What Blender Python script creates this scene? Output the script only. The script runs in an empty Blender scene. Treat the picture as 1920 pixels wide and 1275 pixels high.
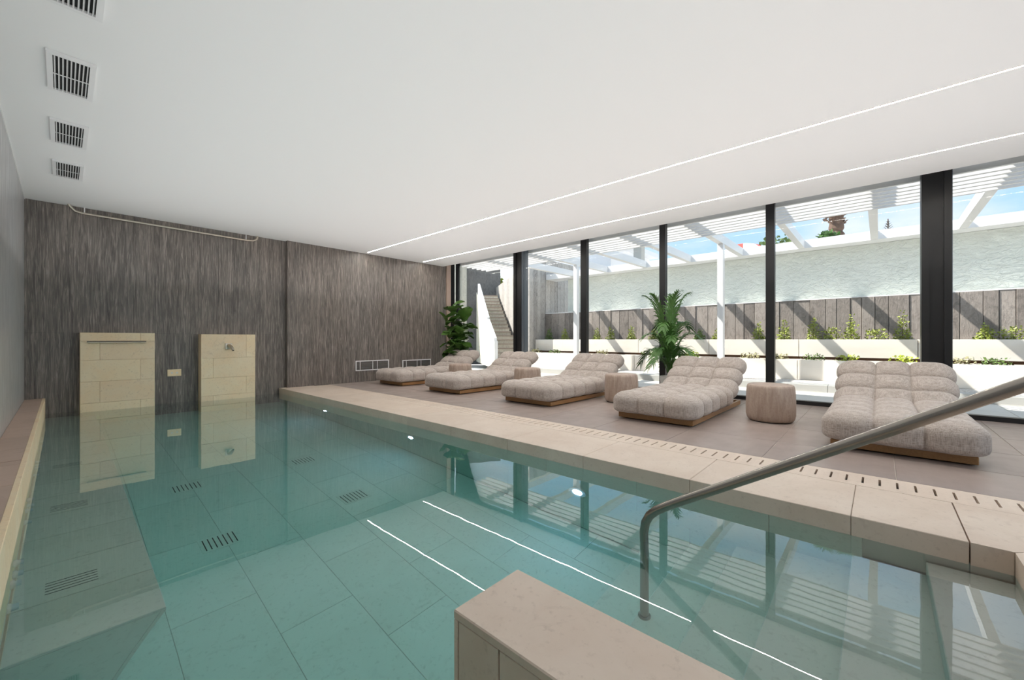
import bpy, bmesh, math, random
from mathutils import Vector, Matrix, Euler
R = random.Random(7)
S = bpy.context.scene
COL = S.collection
rad = math.radians

# ------------------------------------------------------------------ camera, world, sun, exposure
cam = bpy.data.cameras.new('camera'); cam.sensor_width = 36.0; cam.lens = 762 / 1920 * 36.0
cam.clip_start = 0.02; cam.clip_end = 500
co = bpy.data.objects.new('camera', cam); COL.objects.link(co)
co.location = (0, 0, 1.0); co.rotation_euler = (rad(90), 0, rad(-47.89)); cam.shift_y = -0.0005
S.camera = co
S.view_settings.view_transform = 'Standard'; S.view_settings.look = 'None'
S.view_settings.gamma = 1.0; S.view_settings.use_curve_mapping = False
S.view_settings.exposure = 0.0
S.cycles.max_bounces = 14; S.cycles.diffuse_bounces = 6; S.cycles.glossy_bounces = 6
S.cycles.transmission_bounces = 10; S.cycles.transparent_max_bounces = 24
S.cycles.sample_clamp_indirect = 6.0

W = bpy.data.worlds.new('sky'); S.world = W; W.use_nodes = True
nt = W.node_tree; nt.nodes.clear()
def wn(t): return nt.nodes.new(t)
tc = wn('ShaderNodeTexCoord'); sx = wn('ShaderNodeSeparateXYZ'); nt.links.new(tc.outputs['Generated'], sx.inputs[0])
gr = wn('ShaderNodeValToRGB'); nt.links.new(sx.outputs['Z'], gr.inputs[0])
gr.color_ramp.elements[0].position = 0.0; gr.color_ramp.elements[0].color = (0.60, 0.82, 0.99, 1)
gr.color_ramp.elements[1].position = 0.8; gr.color_ramp.elements[1].color = (0.34, 0.58, 0.92, 1)
e = gr.color_ramp.elements.new(0.28); e.color = (0.44, 0.71, 0.97, 1)
mp = wn('ShaderNodeMapping'); mp.inputs['Scale'].default_value = (1.2, 1.2, 3.2); nt.links.new(tc.outputs['Generated'], mp.inputs[0])
nz = wn('ShaderNodeTexNoise'); nz.inputs['Scale'].default_value = 2.6; nz.inputs['Detail'].default_value = 6; nz.inputs['Roughness'].default_value = 0.55
nt.links.new(mp.outputs[0], nz.inputs['Vector'])
cr = wn('ShaderNodeValToRGB'); cr.color_ramp.elements[0].position = 0.42; cr.color_ramp.elements[1].position = 0.70
nt.links.new(nz.outputs['Fac'], cr.inputs[0])
mx = wn('ShaderNodeMix'); mx.data_type = 'RGBA'; nt.links.new(cr.outputs[0], mx.inputs[0])
nt.links.new(gr.outputs[0], mx.inputs[6]); mx.inputs[7].default_value = (0.95, 0.97, 1.0, 1)
bg = wn('ShaderNodeBackground'); bg.inputs['Strength'].default_value = 1.15; nt.links.new(mx.outputs[2], bg.inputs['Color'])
wo = wn('ShaderNodeOutputWorld'); nt.links.new(bg.outputs[0], wo.inputs[0])

sun = bpy.data.lights.new('sun', 'SUN'); sun.energy = 10.0; sun.angle = rad(0.55); sun.color = (1.0, 0.95, 0.88)
so = bpy.data.objects.new('sun', sun); COL.objects.link(so); so.location = (0, 0, 20)
so.rotation_euler = Vector((0.34, -0.79, -1.0)).to_track_quat('-Z', 'Y').to_euler()

# broad area light aimed at the ceiling (added fill standing in for bounced flash; not a fixture of the room)
ceil_fill = bpy.data.lights.new('ceiling_fill', 'AREA'); ceil_fill.shape = 'RECTANGLE'; ceil_fill.size = 7.4; ceil_fill.size_y = 11.0; ceil_fill.energy = 138; ceil_fill.color = (1.0, .975, .985)
wo_ = bpy.data.objects.new('ceiling_fill', ceil_fill); COL.objects.link(wo_); wo_.location = (3.55, 3.4, 1.9); wo_.rotation_euler = (rad(180), 0, 0)

# ------------------------------------------------------------------ dimensions (metres; pool edge runs along Y)
ZW = -0.11            # water level (deck = 0)
ZC = 3.05             # ceiling
YB = 9.20             # recessed back wall
YP = 9.10             # proud part of the back wall
PX = 3.0              # deck-side pool edge
PL = -0.17            # left pool edge
PY0 = -0.47           # near pool end
GX = 7.65             # glazing plane
YF = -3.2             # wall behind the camera
DEP = 1.2             # water depth

# ------------------------------------------------------------------ helpers
class MB:
    def __init__(s): s.v = []; s.f = []
    def add(s, vs, fs):
        o = len(s.v); s.v += [tuple(p) for p in vs]; s.f += [tuple(i + o for i in q) for q in fs]; return s
    def box(s, x0, y0, z0, x1, y1, z1):
        return s.add([(x0,y0,z0),(x1,y0,z0),(x1,y1,z0),(x0,y1,z0),(x0,y0,z1),(x1,y0,z1),(x1,y1,z1),(x0,y1,z1)],
                     [(3,2,1,0),(4,5,6,7),(0,1,5,4),(1,2,6,5),(2,3,7,6),(3,0,4,7)])
    def cbox(s, x0, y0, z0, x1, y1, z1, c=.004):   # box with all edges chamfered
        b = bmesh.new(); bmesh.ops.create_cube(b, size=1)
        for v in b.verts: v.co = Vector(((x0+x1)/2 + v.co.x*(x1-x0), (y0+y1)/2 + v.co.y*(y1-y0), (z0+z1)/2 + v.co.z*(z1-z0)))
        bmesh.ops.bevel(b, geom=list(b.edges), offset=c, segments=1, affect='EDGES')
        b.verts.index_update(); s.add([v.co[:] for v in b.verts], [[v.index for v in f.verts] for f in b.faces]); b.free(); return s
    def hexa(s, a, b):   # two quads (bottom, top) joined
        return s.add(list(a) + list(b), [(3,2,1,0),(4,5,6,7),(0,1,5,4),(1,2,6,5),(2,3,7,6),(3,0,4,7)])
    def tube(s, pts, r, n=10, caps=True):
        pts = [Vector(p) for p in pts]; rr = r if hasattr(r, '__len__') else [r]*len(pts)
        rings = []; up = None
        for i, p in enumerate(pts):
            d = (pts[min(i+1, len(pts)-1)] - pts[max(i-1, 0)]).normalized()
            if up is None:
                up = Vector((0,0,1)) if abs(d.z) < .9 else Vector((1,0,0))
            a = (up - d*up.dot(d)).normalized(); up = a; b = d.cross(a)
            rings.append([p + (a*math.cos(t) + b*math.sin(t))*rr[i] for t in [2*math.pi*k/n for k in range(n)]])
        vs = [q for g in rings for q in g]; fs = []
        for i in range(len(pts)-1):
            for k in range(n):
                fs.append((i*n+k, i*n+(k+1) % n, (i+1)*n+(k+1) % n, (i+1)*n+k))
        if caps: fs.append(tuple(reversed(range(n)))); fs.append(tuple((len(pts)-1)*n+k for k in range(n)))
        return s.add(vs, fs)
    def lathe(s, c, prof, n=32):   # prof list of (r, z)
        vs = []; fs = []
        for r, z in prof:
            for k in range(n):
                t = 2*math.pi*k/n; vs.append((c[0]+r*math.cos(t), c[1]+r*math.sin(t), c[2]+z))
        for i in range(len(prof)-1):
            for k in range(n): fs.append((i*n+k, i*n+(k+1) % n, (i+1)*n+(k+1) % n, (i+1)*n+k))
        fs.append(tuple(reversed(range(n)))); fs.append(tuple((len(prof)-1)*n+k for k in range(n)))
        return s.add(vs, fs)
    def mesh(s, name, mat, off=(0,0,0), smooth=False):
        me = bpy.data.meshes.new(name)
        me.from_pydata([(v[0]-off[0], v[1]-off[1], v[2]-off[2]) for v in s.v], [], s.f)
        b = bmesh.new(); b.from_mesh(me); bmesh.ops.recalc_face_normals(b, faces=b.faces); b.to_mesh(me); b.free()
        me.materials.append(mat)
        if smooth:
            for p in me.polygons: p.use_smooth = True
        me.update(); return me

def tag(o, label=None, cat=None, group=None, kind=None):
    if label: o['label'] = label
    if cat: o['category'] = cat
    if group: o['group'] = group
    if kind: o['kind'] = kind
    return o
def link(name, data, parent=None, loc=(0,0,0)):
    o = bpy.data.objects.new(name, data); COL.objects.link(o); o.location = loc
    if parent: o.parent = parent
    return o
def thing(name, loc, label, cat, group=None, kind=None):
    return tag(link(name, None, None, loc), label, cat, group, kind)
def rootloc(o):
    while o.parent: o = o.parent
    return o.location.copy()
def part(name, mb, mat, parent, smooth=False):        # world-space mesh becomes a child
    return link(name, mb.mesh(name, mat, rootloc(parent), smooth), parent)
def solo(name, mb, mat, loc=(0,0,0), smooth=False):
    return link(name, mb.mesh(name, mat, loc, smooth), None, loc)
def angle_smooth(o, deg=35):
    me = o.data
    for p in me.polygons: p.use_smooth = True
    try: me.set_sharp_from_angle(angle=rad(deg))
    except Exception: pass
    return o

# ------------------------------------------------------------------ materials
def M(name, col, rough=.5, metal=0., spec=.5):
    m = bpy.data.materials.new(name); m.use_nodes = True
    b = m.node_tree.nodes['Principled BSDF']
    b.inputs['Base Color'].default_value = (*col, 1); b.inputs['Roughness'].default_value = rough
    b.inputs['Metallic'].default_value = metal; b.inputs['Specular IOR Level'].default_value = spec
    return m
class N:
    def __init__(s, m): s.m = m; s.t = m.node_tree; s.b = s.t.nodes.get('Principled BSDF')
    def n(s, t, **k):
        x = s.t.nodes.new(t)
        for a, v in k.items(): setattr(x, a, v)
        return x
    def l(s, a, b): s.t.links.new(a, b)
    def pos(s, scale=(1,1,1)):
        g = s.n('ShaderNodeNewGeometry'); mp = s.n('ShaderNodeMapping'); mp.inputs['Scale'].default_value = scale
        s.l(g.outputs['Position'], mp.inputs[0]); return mp.outputs[0]
    def obj(s, scale=(1,1,1)):
        g = s.n('ShaderNodeTexCoord'); mp = s.n('ShaderNodeMapping'); mp.inputs['Scale'].default_value = scale
        s.l(g.outputs['Object'], mp.inputs[0]); return mp.outputs[0]
    def noise(s, vec, scale, detail=4, rough=.5, dist=0.):
        x = s.n('ShaderNodeTexNoise'); s.l(vec, x.inputs['Vector']); x.inputs['Scale'].default_value = scale
        x.inputs['Detail'].default_value = detail; x.inputs['Roughness'].default_value = rough; x.inputs['Distortion'].default_value = dist
        return x.outputs['Fac']
    def ramp(s, fac, stops):
        x = s.n('ShaderNodeValToRGB'); s.l(fac, x.inputs[0]); el = x.color_ramp.elements
        while len(el) < len(stops): el.new(.5)
        for q, (p, c) in zip(el, stops): q.position = p; q.color = (*c, 1) if len(c) == 3 else c
        return x.outputs[0]
    def mix(s, fac, a, b, mode='MIX'):
        x = s.n('ShaderNodeMix', data_type='RGBA', blend_type=mode)
        for i, v in ((0, fac), (6, a), (7, b)):
            if isinstance(v, (int, float)): x.inputs[i].default_value = v
            elif isinstance(v, tuple): x.inputs[i].default_value = (*v, 1)
            else: s.l(v, x.inputs[i])
        return x.outputs[2]
    def rnd(s): return s.n('ShaderNodeObjectInfo').outputs['Random']
    def bump(s, h, strength=.3, dist=.01):
        x = s.n('ShaderNodeBump'); x.inputs['Strength'].default_value = strength; x.inputs['Distance'].default_value = dist
        s.l(h, x.inputs['Height']); s.l(x.outputs[0], s.b.inputs['Normal'])
    def col(s, c): s.l(c, s.b.inputs['Base Color'])

def stone(name, a, b, rough=.45, speck=(.45,.38,.32), var=.10, pits=True):
    m = M(name, a, rough); k = N(m); p = k.pos()
    c = k.mix(k.ramp(k.noise(p, 2.6, 5, .6, .6), [(.3,(0,0,0)),(.72,(1,1,1))]), a, b)
    if pits:
        c = k.mix(k.ramp(k.noise(p, 38, 4, .6), [(.58,(0,0,0)),(.78,(.6,.6,.6))]), c, speck)
        c = k.mix(k.ramp(k.noise(p, 9, 6, .7, 1.5), [(.56,(0,0,0)),(.72,(.35,.35,.35))]), c, speck)
    c = k.mix(var, c, k.ramp(k.rnd(), [(0,(a[0]*.62,a[1]*.62,a[2]*.62)),(1,(min(1,a[0]*1.35),min(1,a[1]*1.35),min(1,a[2]*1.35)))]))
    k.col(c); k.bump(k.noise(p, 60, 3), .08, .004)
    return m
def travertine(name, lo, mid, hi, rough=.35):
    m = M(name, mid, rough); k = N(m)
    p1 = k.pos((9, 9, .55)); p2 = k.pos((46, 46, 2.2))
    n1 = k.noise(p1, 1.6, 6, .62, .5); n2 = k.noise(p2, 1.4, 5, .65, .9)
    c1 = k.ramp(n1, [(.28, lo), (.5, mid), (.74, hi)])
    c2 = k.ramp(n2, [(.32, tuple(x*.55 for x in lo)), (.5, mid), (.68, tuple(min(1, x*1.25) for x in hi))])
    c = k.mix(.58, c1, c2); tint = k.noise(k.pos((.8,.8,.35)), 1.3, 3)
    c = k.mix(k.ramp(tint, [(.35,(0,0,0)),(.7,(.5,.5,.5))]), c, k.mix(1.0, c, (1.08,.99,.92), 'MULTIPLY'))
    k.col(c); k.bump(n2, .25, .006); return m
m_trav = travertine('dark_vein_cut_travertine', (.062,.054,.048), (.155,.136,.122), (.37,.33,.295))
m_travl = travertine('grey_vein_cut_stone', (.22,.225,.23), (.41,.42,.43), (.68,.69,.70), .3)
m_lime = stone('limestone', (.655,.53,.43), (.75,.64,.54), .45, (.44,.34,.27))
m_limet = stone('limestone_pillar', (.97,.73,.47), (.98,.82,.60), .5, (.52,.36,.22), .14)
m_limep = stone('limestone_ledge', (.52,.38,.30), (.60,.46,.38), .5, (.40,.28,.22), .18)
m_pool = stone('pool_stone', (.82,.79,.72), (.88,.85,.79), .6, (.5,.46,.40), .12)
m_grout = M('grout', (.42,.37,.33), .8)
m_pgrout = M('pool_grout', (.55,.53,.48), .8)
m_deck = M('deck_tile', (.27,.21,.185), .32); k = N(m_deck)
c = k.mix(k.noise(k.pos((1.2, 9, 1)), 1.5, 5, .6), (.285,.23,.203), (.385,.315,.283)); c = k.mix(.16, c, k.ramp(k.rnd(), [(0,(.24,.19,.168)),(1,(.42,.345,.31))]))
k.col(c); k.l(k.ramp(k.noise(k.pos(), 4, 4), [(.3,(.28,.28,.28)),(.7,(.42,.42,.42))]), k.b.inputs['Roughness'])
m_dgrout = M('deck_grout', (.66,.60,.54), .8)
m_ceil = M('ceiling_paint', (.86,.86,.855), .7)
m_white = M('white_paint', (.82,.82,.81), .45)
m_whitem = M('white_metal', (.80,.80,.80), .35)
m_black = M('black_metal', (.012,.012,.013), .38)
m_refl = M('painted_glass_reflection', (.10,.12,.145), .25)
m_mid = M('grille_backing_grey', (.16,.155,.15), .8)  # grey stone-like backing behind the grille blades
m_dark = M('dark_void', (.01,.01,.01), .8)
m_steel = M('brushed_steel', (.33,.30,.27), .22, 1.0); 
m_nickel = M('brushed_nickel', (.62,.56,.47), .3, 1.0)
m_fab = M('woven_fabric', (.50,.43,.38), .95, 0, .15); k = N(m_fab)
w1 = k.noise(k.obj((150, 150, 16)), 1, 3, .7); w2 = k.noise(k.obj((16, 16, 150)), 1.2, 3, .7); w3 = k.noise(k.obj(), 70, 3, .7)
c = k.mix(k.ramp(w1, [(.38,(0,0,0)),(.62,(1,1,1))]), (.29,.235,.197), (.52,.455,.408)); c = k.mix(k.ramp(w2, [(.40,(0,0,0)),(.66,(.8,.8,.8))]), c, (.60,.54,.495)); c = k.mix(k.ramp(w3, [(.5,(0,0,0)),(.75,(.5,.5,.5))]), c, (.30,.25,.215))
k.col(c); k.bump(k.mix(.5, w1, w2), .5, .004)
try: k.b.inputs['Sheen Weight'].default_value = .25
except Exception: pass
m_stool = M('vein_cut_drum', (.42,.31,.25), .5); k = N(m_stool)
n1 = k.noise(k.obj((14, 14, 2.2)), 1.6, 6, .65, .6)
c = k.mix(k.ramp(n1, [(.32,(0,0,0)),(.68,(1,1,1))]), (.35,.255,.20), (.50,.40,.33)); k.col(k.mix(k.ramp(k.noise(k.obj(), 45, 3), [(.5,(0,0,0)),(.8,(.5,.5,.5))]), c, (.30,.20,.15)))
m_wood = M('teak', (.36,.19,.075), .4); k = N(m_wood)
k.col(k.mix(k.noise(k.obj((3, 40, 40)), 1.5, 5, .6), (.27,.125,.045), (.46,.26,.11)))
m_led = bpy.data.materials.new('led_diffuser'); m_led.use_nodes = True; t_ = m_led.node_tree; t_.nodes.clear()
em = t_.nodes.new('ShaderNodeEmission'); em.inputs[0].default_value = (1.0,.965,.91,1); em.inputs[1].default_value = 135.0
om = t_.nodes.new('ShaderNodeOutputMaterial'); t_.links.new(em.outputs[0], om.inputs[0])
m_plight = m_led.copy(); m_plight.name = 'pool_lamp_lens'
for n_ in m_plight.node_tree.nodes:
    if n_.type == 'EMISSION': n_.inputs[0].default_value = (.42,.68,1.0,1); n_.inputs[1].default_value = 120.0
# glass pane: clear with Fresnel reflections
m_glass = bpy.data.materials.new('clear_glass'); m_glass.use_nodes = True; t_ = m_glass.node_tree; t_.nodes.clear()
tr = t_.nodes.new('ShaderNodeBsdfTransparent'); tr.inputs[0].default_value = (.985,.99,.988,1)
gl = t_.nodes.new('ShaderNodeBsdfGlossy'); gl.inputs['Roughness'].default_value = 0.0
lw = t_.nodes.new('ShaderNodeFresnel'); lw.inputs[0].default_value = 1.30
ms = t_.nodes.new('ShaderNodeMixShader'); om = t_.nodes.new('ShaderNodeOutputMaterial')
t_.links.new(lw.outputs[0], ms.inputs[0]); t_.links.new(tr.outputs[0], ms.inputs[1]); t_.links.new(gl.outputs[0], ms.inputs[2]); t_.links.new(ms.outputs[0], om.inputs[0])
# water: refracting surface over an absorbing volume
m_water = bpy.data.materials.new('pool_water'); m_water.use_nodes = True; t_ = m_water.node_tree; t_.nodes.clear()
gw = t_.nodes.new('ShaderNodeBsdfGlass'); gw.inputs['IOR'].default_value = 1.333; gw.inputs['Roughness'].default_value = 0.0
va = t_.nodes.new('ShaderNodeVolumeAbsorption'); va.inputs['Color'].default_value = (.14,.95,.90,1); va.inputs['Density'].default_value = .31
gg = t_.nodes.new('ShaderNodeBsdfGlossy'); gg.inputs['Roughness'].default_value = 0.0
fr_ = t_.nodes.new('ShaderNodeFresnel'); fr_.inputs[0].default_value = 1.333
mu_ = t_.nodes.new('ShaderNodeMath'); mu_.operation = 'MULTIPLY'; mu_.use_clamp = True; mu_.inputs[1].default_value = 1.25; t_.links.new(fr_.outputs[0], mu_.inputs[0])
mw_ = t_.nodes.new('ShaderNodeMixShader'); t_.links.new(mu_.outputs[0], mw_.inputs[0]); t_.links.new(gw.outputs[0], mw_.inputs[1]); t_.links.new(gg.outputs[0], mw_.inputs[2])
om = t_.nodes.new('ShaderNodeOutputMaterial'); t_.links.new(mw_.outputs[0], om.inputs['Surface']); t_.links.new(va.outputs[0], om.inputs['Volume'])
nzw = t_.nodes.new('ShaderNodeTexNoise'); nzw.inputs['Scale'].default_value = 5.0; nzw.inputs['Detail'].default_value = 1.0
gp = t_.nodes.new('ShaderNodeNewGeometry'); t_.links.new(gp.outputs['Position'], nzw.inputs['Vector'])
bw = t_.nodes.new('ShaderNodeBump'); bw.inputs['Strength'].default_value = .02; bw.inputs['Distance'].default_value = .01
t_.links.new(nzw.outputs['Fac'], bw.inputs['Height']); t_.links.new(bw.outputs[0], gw.inputs['Normal']); t_.links.new(bw.outputs[0], gg.inputs['Normal'])

def concrete(name, lo, hi):
    m = M(name, lo, .85, 0, .3); k = N(m)
    c = k.mix(k.noise(k.pos((7, 7, .9)), 1.5, 6, .65, .4), lo, hi)
    c = k.mix(k.ramp(k.noise(k.pos((1, 1, .6)), 9, 8, .75, 1.2), [(.47,(0,0,0)),(.66,(.75,.75,.75))]), c, tuple(x*.38 for x in lo))
    c = k.mix(k.ramp(k.noise(k.pos((3, 3, 1)), 14, 6, .75, .8), [(.58,(0,0,0)),(.74,(.7,.7,.7))]), c, tuple(min(1, x*1.45) for x in hi))
    c = k.mix(.34, c, k.ramp(k.rnd(), [(0, tuple(x*.42 for x in lo)), (1, tuple(min(1, x*1.3) for x in hi))]))
    k.col(c); k.bump(k.noise(k.pos((10, 10, 3)), 4, 6, .7), .7, .02); return m
m_conc = concrete('board_formed_concrete', (.19,.165,.145), (.42,.375,.34))
m_concp = concrete('pale_board_concrete', (.40,.37,.34), (.60,.57,.53))
m_concl = concrete('stair_side_concrete', (.58,.55,.45), (.75,.72,.62))
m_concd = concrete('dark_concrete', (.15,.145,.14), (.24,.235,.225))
m_stucco = M('pale_green_stucco', (.78,.80,.74), .9, 0, .2); k = N(m_stucco)
k.col(k.mix(k.noise(k.pos(), 1.2, 4), (.74,.79,.72), (.82,.83,.77)))
k.bump(k.noise(k.pos((1, .8, 1.4)), 7.5, 5, .6, 1.6), 1.0, .06)
m_planter = M('planter_panel', (.80,.76,.69), .6); k = N(m_planter)
k.col(k.mix(k.ramp(k.noise(k.pos((1, 1, 3)), 1.1, 4), [(.45,(0,0,0)),(.8,(.5,.5,.5))]), (.82,.78,.71), (.72,.62,.49)))
m_soil = M('soil', (.07,.035,.018), .95, 0, .1)
m_pave = M('patio_paving', (.72,.69,.63), .7); k = N(m_pave); k.col(k.mix(k.noise(k.pos(), 5, 5), (.66,.63,.57), (.76,.73,.67)))
m_gravel = M('white_gravel', (.6,.58,.53), .9); k = N(m_gravel); k.col(k.mix(k.ramp(k.noise(k.pos(), 34, 4, .7), [(.35,(0,0,0)),(.65,(1,1,1))]), (.25,.22,.19), (.80,.78,.74))); k.bump(k.noise(k.pos(), 34, 3), 1, .03)
m_kerb = M('kerb_stone', (.45,.45,.43), .8)
m_tread = M('stair_tread', (.36,.30,.25), .7)
def leafm(name, a, b, rough=.42):
    m = M(name, a, rough, 0, .4); k = N(m); k.col(k.mix(k.noise(k.pos(), 9, 2), a, b))
    k.b.inputs['Subsurface Weight'].default_value = 0.0
    return m
m_fic = leafm('fiddle_leaf', (.045,.115,.022), (.11,.21,.04), .33)
m_palm = leafm('kentia_leaf', (.05,.13,.028), (.10,.22,.05), .4)
m_shrub = leafm('shrub_leaf', (.16,.22,.03), (.38,.42,.09), .5)
m_shrubd = leafm('dark_shrub_leaf', (.07,.13,.03), (.16,.24,.06), .5)
m_lime_l = leafm('lime_leaf', (.30,.40,.03), (.50,.56,.06), .5)
m_grassy = leafm('dry_ground_cover', (.30,.30,.14), (.46,.42,.24), .6)
m_stem = M('stem', (.13,.09,.055), .8)
m_pot = M('pale_pot', (.62,.60,.57), .6)
m_bark = M('palm_bark', (.10,.055,.035), .9); k = N(m_bark); k.col(k.mix(k.noise(k.pos(), 18, 4), (.05,.028,.02), (.19,.12,.085)))
m_red = M('red_canvas', (.75,.06,.04), .7)
m_house = M('far_house_paint', (.80,.81,.84), .8)

# ------------------------------------------------------------------ the room
PT = 3.66; DK = 3.98
st = lambda o: tag(o, kind='structure')
# deck floor: grout bed and square porcelain tiles
floor = st(solo('floor', MB().box(DK, YF, -.30, GX+.12, YP+.05, -.006), m_dgrout))
T = .83; xs = [DK, 4.70] + [4.70 + T*i for i in range(1, 4)] + [GX+.10]
ys = [-.09 + T*i for i in range(-4, 12)]; ys = [max(YF, min(YP, y)) for y in ys]
if ys[-1] < YP: ys.append(YP)
cache = {}
def tilemesh(key, w, l, h, mat, c=.0025, g=.003):
    kk = (key, round(w, 3), round(l, 3), round(h, 3))
    if kk not in cache: cache[kk] = MB().cbox(g/2, g/2, -h, w-g/2, l-g/2, 0, c).mesh(key, mat)
    return cache[kk]
def tiles_xy(parent, name, key, xs, ys, z, h, mat, g=.003, skip=None):
    for i in range(len(xs)-1):
        for j in range(len(ys)-1):
            w, l = xs[i+1]-xs[i], ys[j+1]-ys[j]
            if w < .02 or l < .02 or (skip and skip(xs[i], ys[j])): continue
            link(name, tilemesh(key, w, l, h, mat, .002, g), parent, (xs[i], ys[j], z))
tiles_xy(floor, 'floor_tile', 'deck_floor_tile', xs, ys, 0, .0055, m_deck, .005)
st(solo('floor_entry', MB().box(-.37, YF, -.30, DK, PY0-.66, 0), m_deck))

# ceiling with roof slab, window pocket and vent openings left solid
CE = 7.18
ceiling = st(solo('ceiling', MB().box(-.6, YF-.3, ZC, CE, YB+.2, 3.60).box(CE, YF-.3, 3.27, GX+.16, YB+.2, 3.60), m_ceil))
st(solo('trim_1', MB().box(CE+.03, YF, 3.24, CE+.09, YB, 3.27), m_black))
# left wall: grey stone lining over the ledge
wl = st(solo('wall_left', MB().box(-.60, YF-.2, -1.6, -.40, YB+.2, ZC), m_grout))
ly = [YF] + [YF + .2 + 1.22*i for i in range(1, 10)] + [YB]
for j in range(len(ly)-1):
    part('wall_panel', MB().cbox(-.40, ly[j]+.001, -.2, -.37, ly[j+1]-.001, ZC, .0015), m_travl, wl)
st(solo('trim_2', MB().box(-.37, YF, ZC-.012, -.362, YB, ZC), m_white))
# back wall
wb = st(solo('wall_back', MB().box(-.60, YB+.03, -1.6, 3.13, YB+.30, ZC).box(3.13, YP+.03, -.3, 7.62, YB+.30, 3.3), m_dark))
def panels(parent, x0, x1, n, z0, z1, y, mat):
    w = (x1-x0)/n
    for i in range(n): part('wall_panel', MB().cbox(x0+i*w+.0008, y, z0+.0008, x0+(i+1)*w-.0008, y+.03, z1-.0008, .0012), mat, parent)
panels(wb, -.37, 3.13, 3, -1.35, 1.10, YB, m_trav)
panels(wb, -.37, 3.13, 3, 1.10, ZC, YB, m_trav)
panels(wb, 3.13, 7.28, 4, 0.0, 3.26, YP, m_trav)
part('wall_return', MB().box(3.125, YP, 0, 3.13, YB+.03, ZC), m_trav, wb)
part('end_pilaster', MB().box(7.30, YP-.02, 0, 7.44, YP+.03, 3.26), m_limep, wb)
# wall behind the camera: full-height glazing like the side
m_frame = m_black
def glazing(name, axis, fixed, spans, z0, z1, posts, kind='window'):
    g = st(link(name, None, None, (fixed, spans[0], 0) if axis == 'y' else (spans[0], fixed, 0)))
    def bx(a0, a1, d0, d1, za, zb):
        return MB().box(fixed+d0, a0, za, fixed+d1, a1, zb) if axis == 'y' else MB().box(a0, fixed+d0, za, a1, fixed+d1, zb)
    return g, bx
g1, bx = glazing('window_1', 'y', GX, (YF, YB), 0, 3.2, [])
part('sill_frame', bx(YF, YP, -.05, .06, 0, .06), m_black, g1)
part('head_frame', bx(YF, YP, -.04, .05, 3.21, 3.27), m_black, g1)
part('jamb', bx(YP-.10, YP-.02, -.03, .05, .06, 3.21), m_black, g1)
heavy = [(6.52, 6.79), (-.69, -.41)]; thin = [(4.70, 4.85), (2.985, 3.10), (1.24, 1.36)]
for a, b in heavy:   # steel column: web box with two projecting flanges
    c_ = part('column', MB().box(GX-.06, a+.075, 0, GX+.06, b-.075, 3.27), m_black, g1)
    part('flange', MB().box(GX-.09, a+.006, 0, GX+.17, a+.075, 3.27), m_black, c_)
    part('side_panel', MB().box(GX-.08, a, 0, GX+.165, a+.005, 3.27), m_refl, c_)  # added panel, its blue-grey colour stands in for a glass reflection
    part('flange', MB().box(GX-.09, b-.075, 0, GX+.17, b, 3.27), m_black, c_)
for a, b in thin: part('mullion', MB().box(GX-.05, a, .06, GX+.05, b, 3.21), m_black, g1)
edges = sorted(heavy + thin) ; lo = YF
for a, b in edges + [(YP-.10, YP-.02)]:
    if a - lo > .1: part('pane', MB().box(GX-.006, lo, .06, GX+.006, a, 3.21), m_glass, g1)
    lo = b
g2, bx = glazing('window_2', 'x', YF, (-.37, GX), 0, 3.2, [])
part('sill_frame', bx(-.37, GX, -.05, .05, 0, .06), m_black, g2)
part('head_frame', bx(-.37, GX, -.05, .05, 2.98, ZC), m_black, g2)
px_ = [-.37, 1.6, 3.6, 5.6, GX-.1]
for i in range(4):
    part('mullion', bx(px_[i]-.03, px_[i]+.03, -.05, .05, .06, 2.98), m_black, g2)
    part('pane', bx(px_[i]+.03, px_[i+1]-.03, -.006, .006, .06, 2.98), m_glass, g2)

# ------------------------------------------------------------------ swimming pool
pool = thing('swimming_pool', (PL, PY0, ZW-DEP), 'long indoor pool lined with pale limestone, sunk beside the lounger deck', 'pool')
ZF = ZW - DEP
part('basin', MB().box(PL-.20, PY0-.3, ZF-.2, PX+.3, YB, ZF-.006)
     .box(PX+.03, PY0-.3, ZF-.2, PX+.3, YB, -.118).box(PL-.20, PY0-.3, ZF-.2, PL-.03, YB, -.252)
     .box(PL-.20, PY0-.3, ZF-.2, PX+.3, PY0-.03, -.05), m_pgrout, pool)
fx = [PL] + [.42 + .44*i for i in range(0, 6)] + [PX]; 
for i in range(len(fx)-1):
    off = 0 if i % 2 else .44
    fy = [PY0] + [y for y in [PY0 + off + .88*q for q in range(0, 12)] if y > PY0+.05 and y < YB] + [YB]
    for j in range(len(fy)-1):
        link('floor_tile', tilemesh('pool_floor_tile', fx[i+1]-fx[i], fy[j+1]-fy[j], .0055, m_pool, .0015, .0025), pool, (fx[i]-PL, fy[j]-PY0, 0))
cy = [PY0, -.33] + [.12 + .885*i for i in range(0, 11)]; cy = [y for y in cy if y < YB-.2] + [YB]
for j in range(len(cy)-1):        # coping stones and the wall tiles under them
    if j == 0: continue
    part('coping_stone', MB().cbox(PX, cy[j]+.0012, -.115, PT-.0015, cy[j+1]-.0012, 0, .003), m_lime, pool)
    part('wall_tile', MB().cbox(PX+.006, cy[j]+.4+.0012, -.70, PX+.03, min(YB, cy[j+1]+.4)-.0012, -.118, .002), m_pool, pool)
    part('wall_tile', MB().cbox(PX+.006, cy[j]+.0012, ZF, PX+.03, cy[j+1]-.0012, -.702, .002), m_pool, pool)
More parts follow.
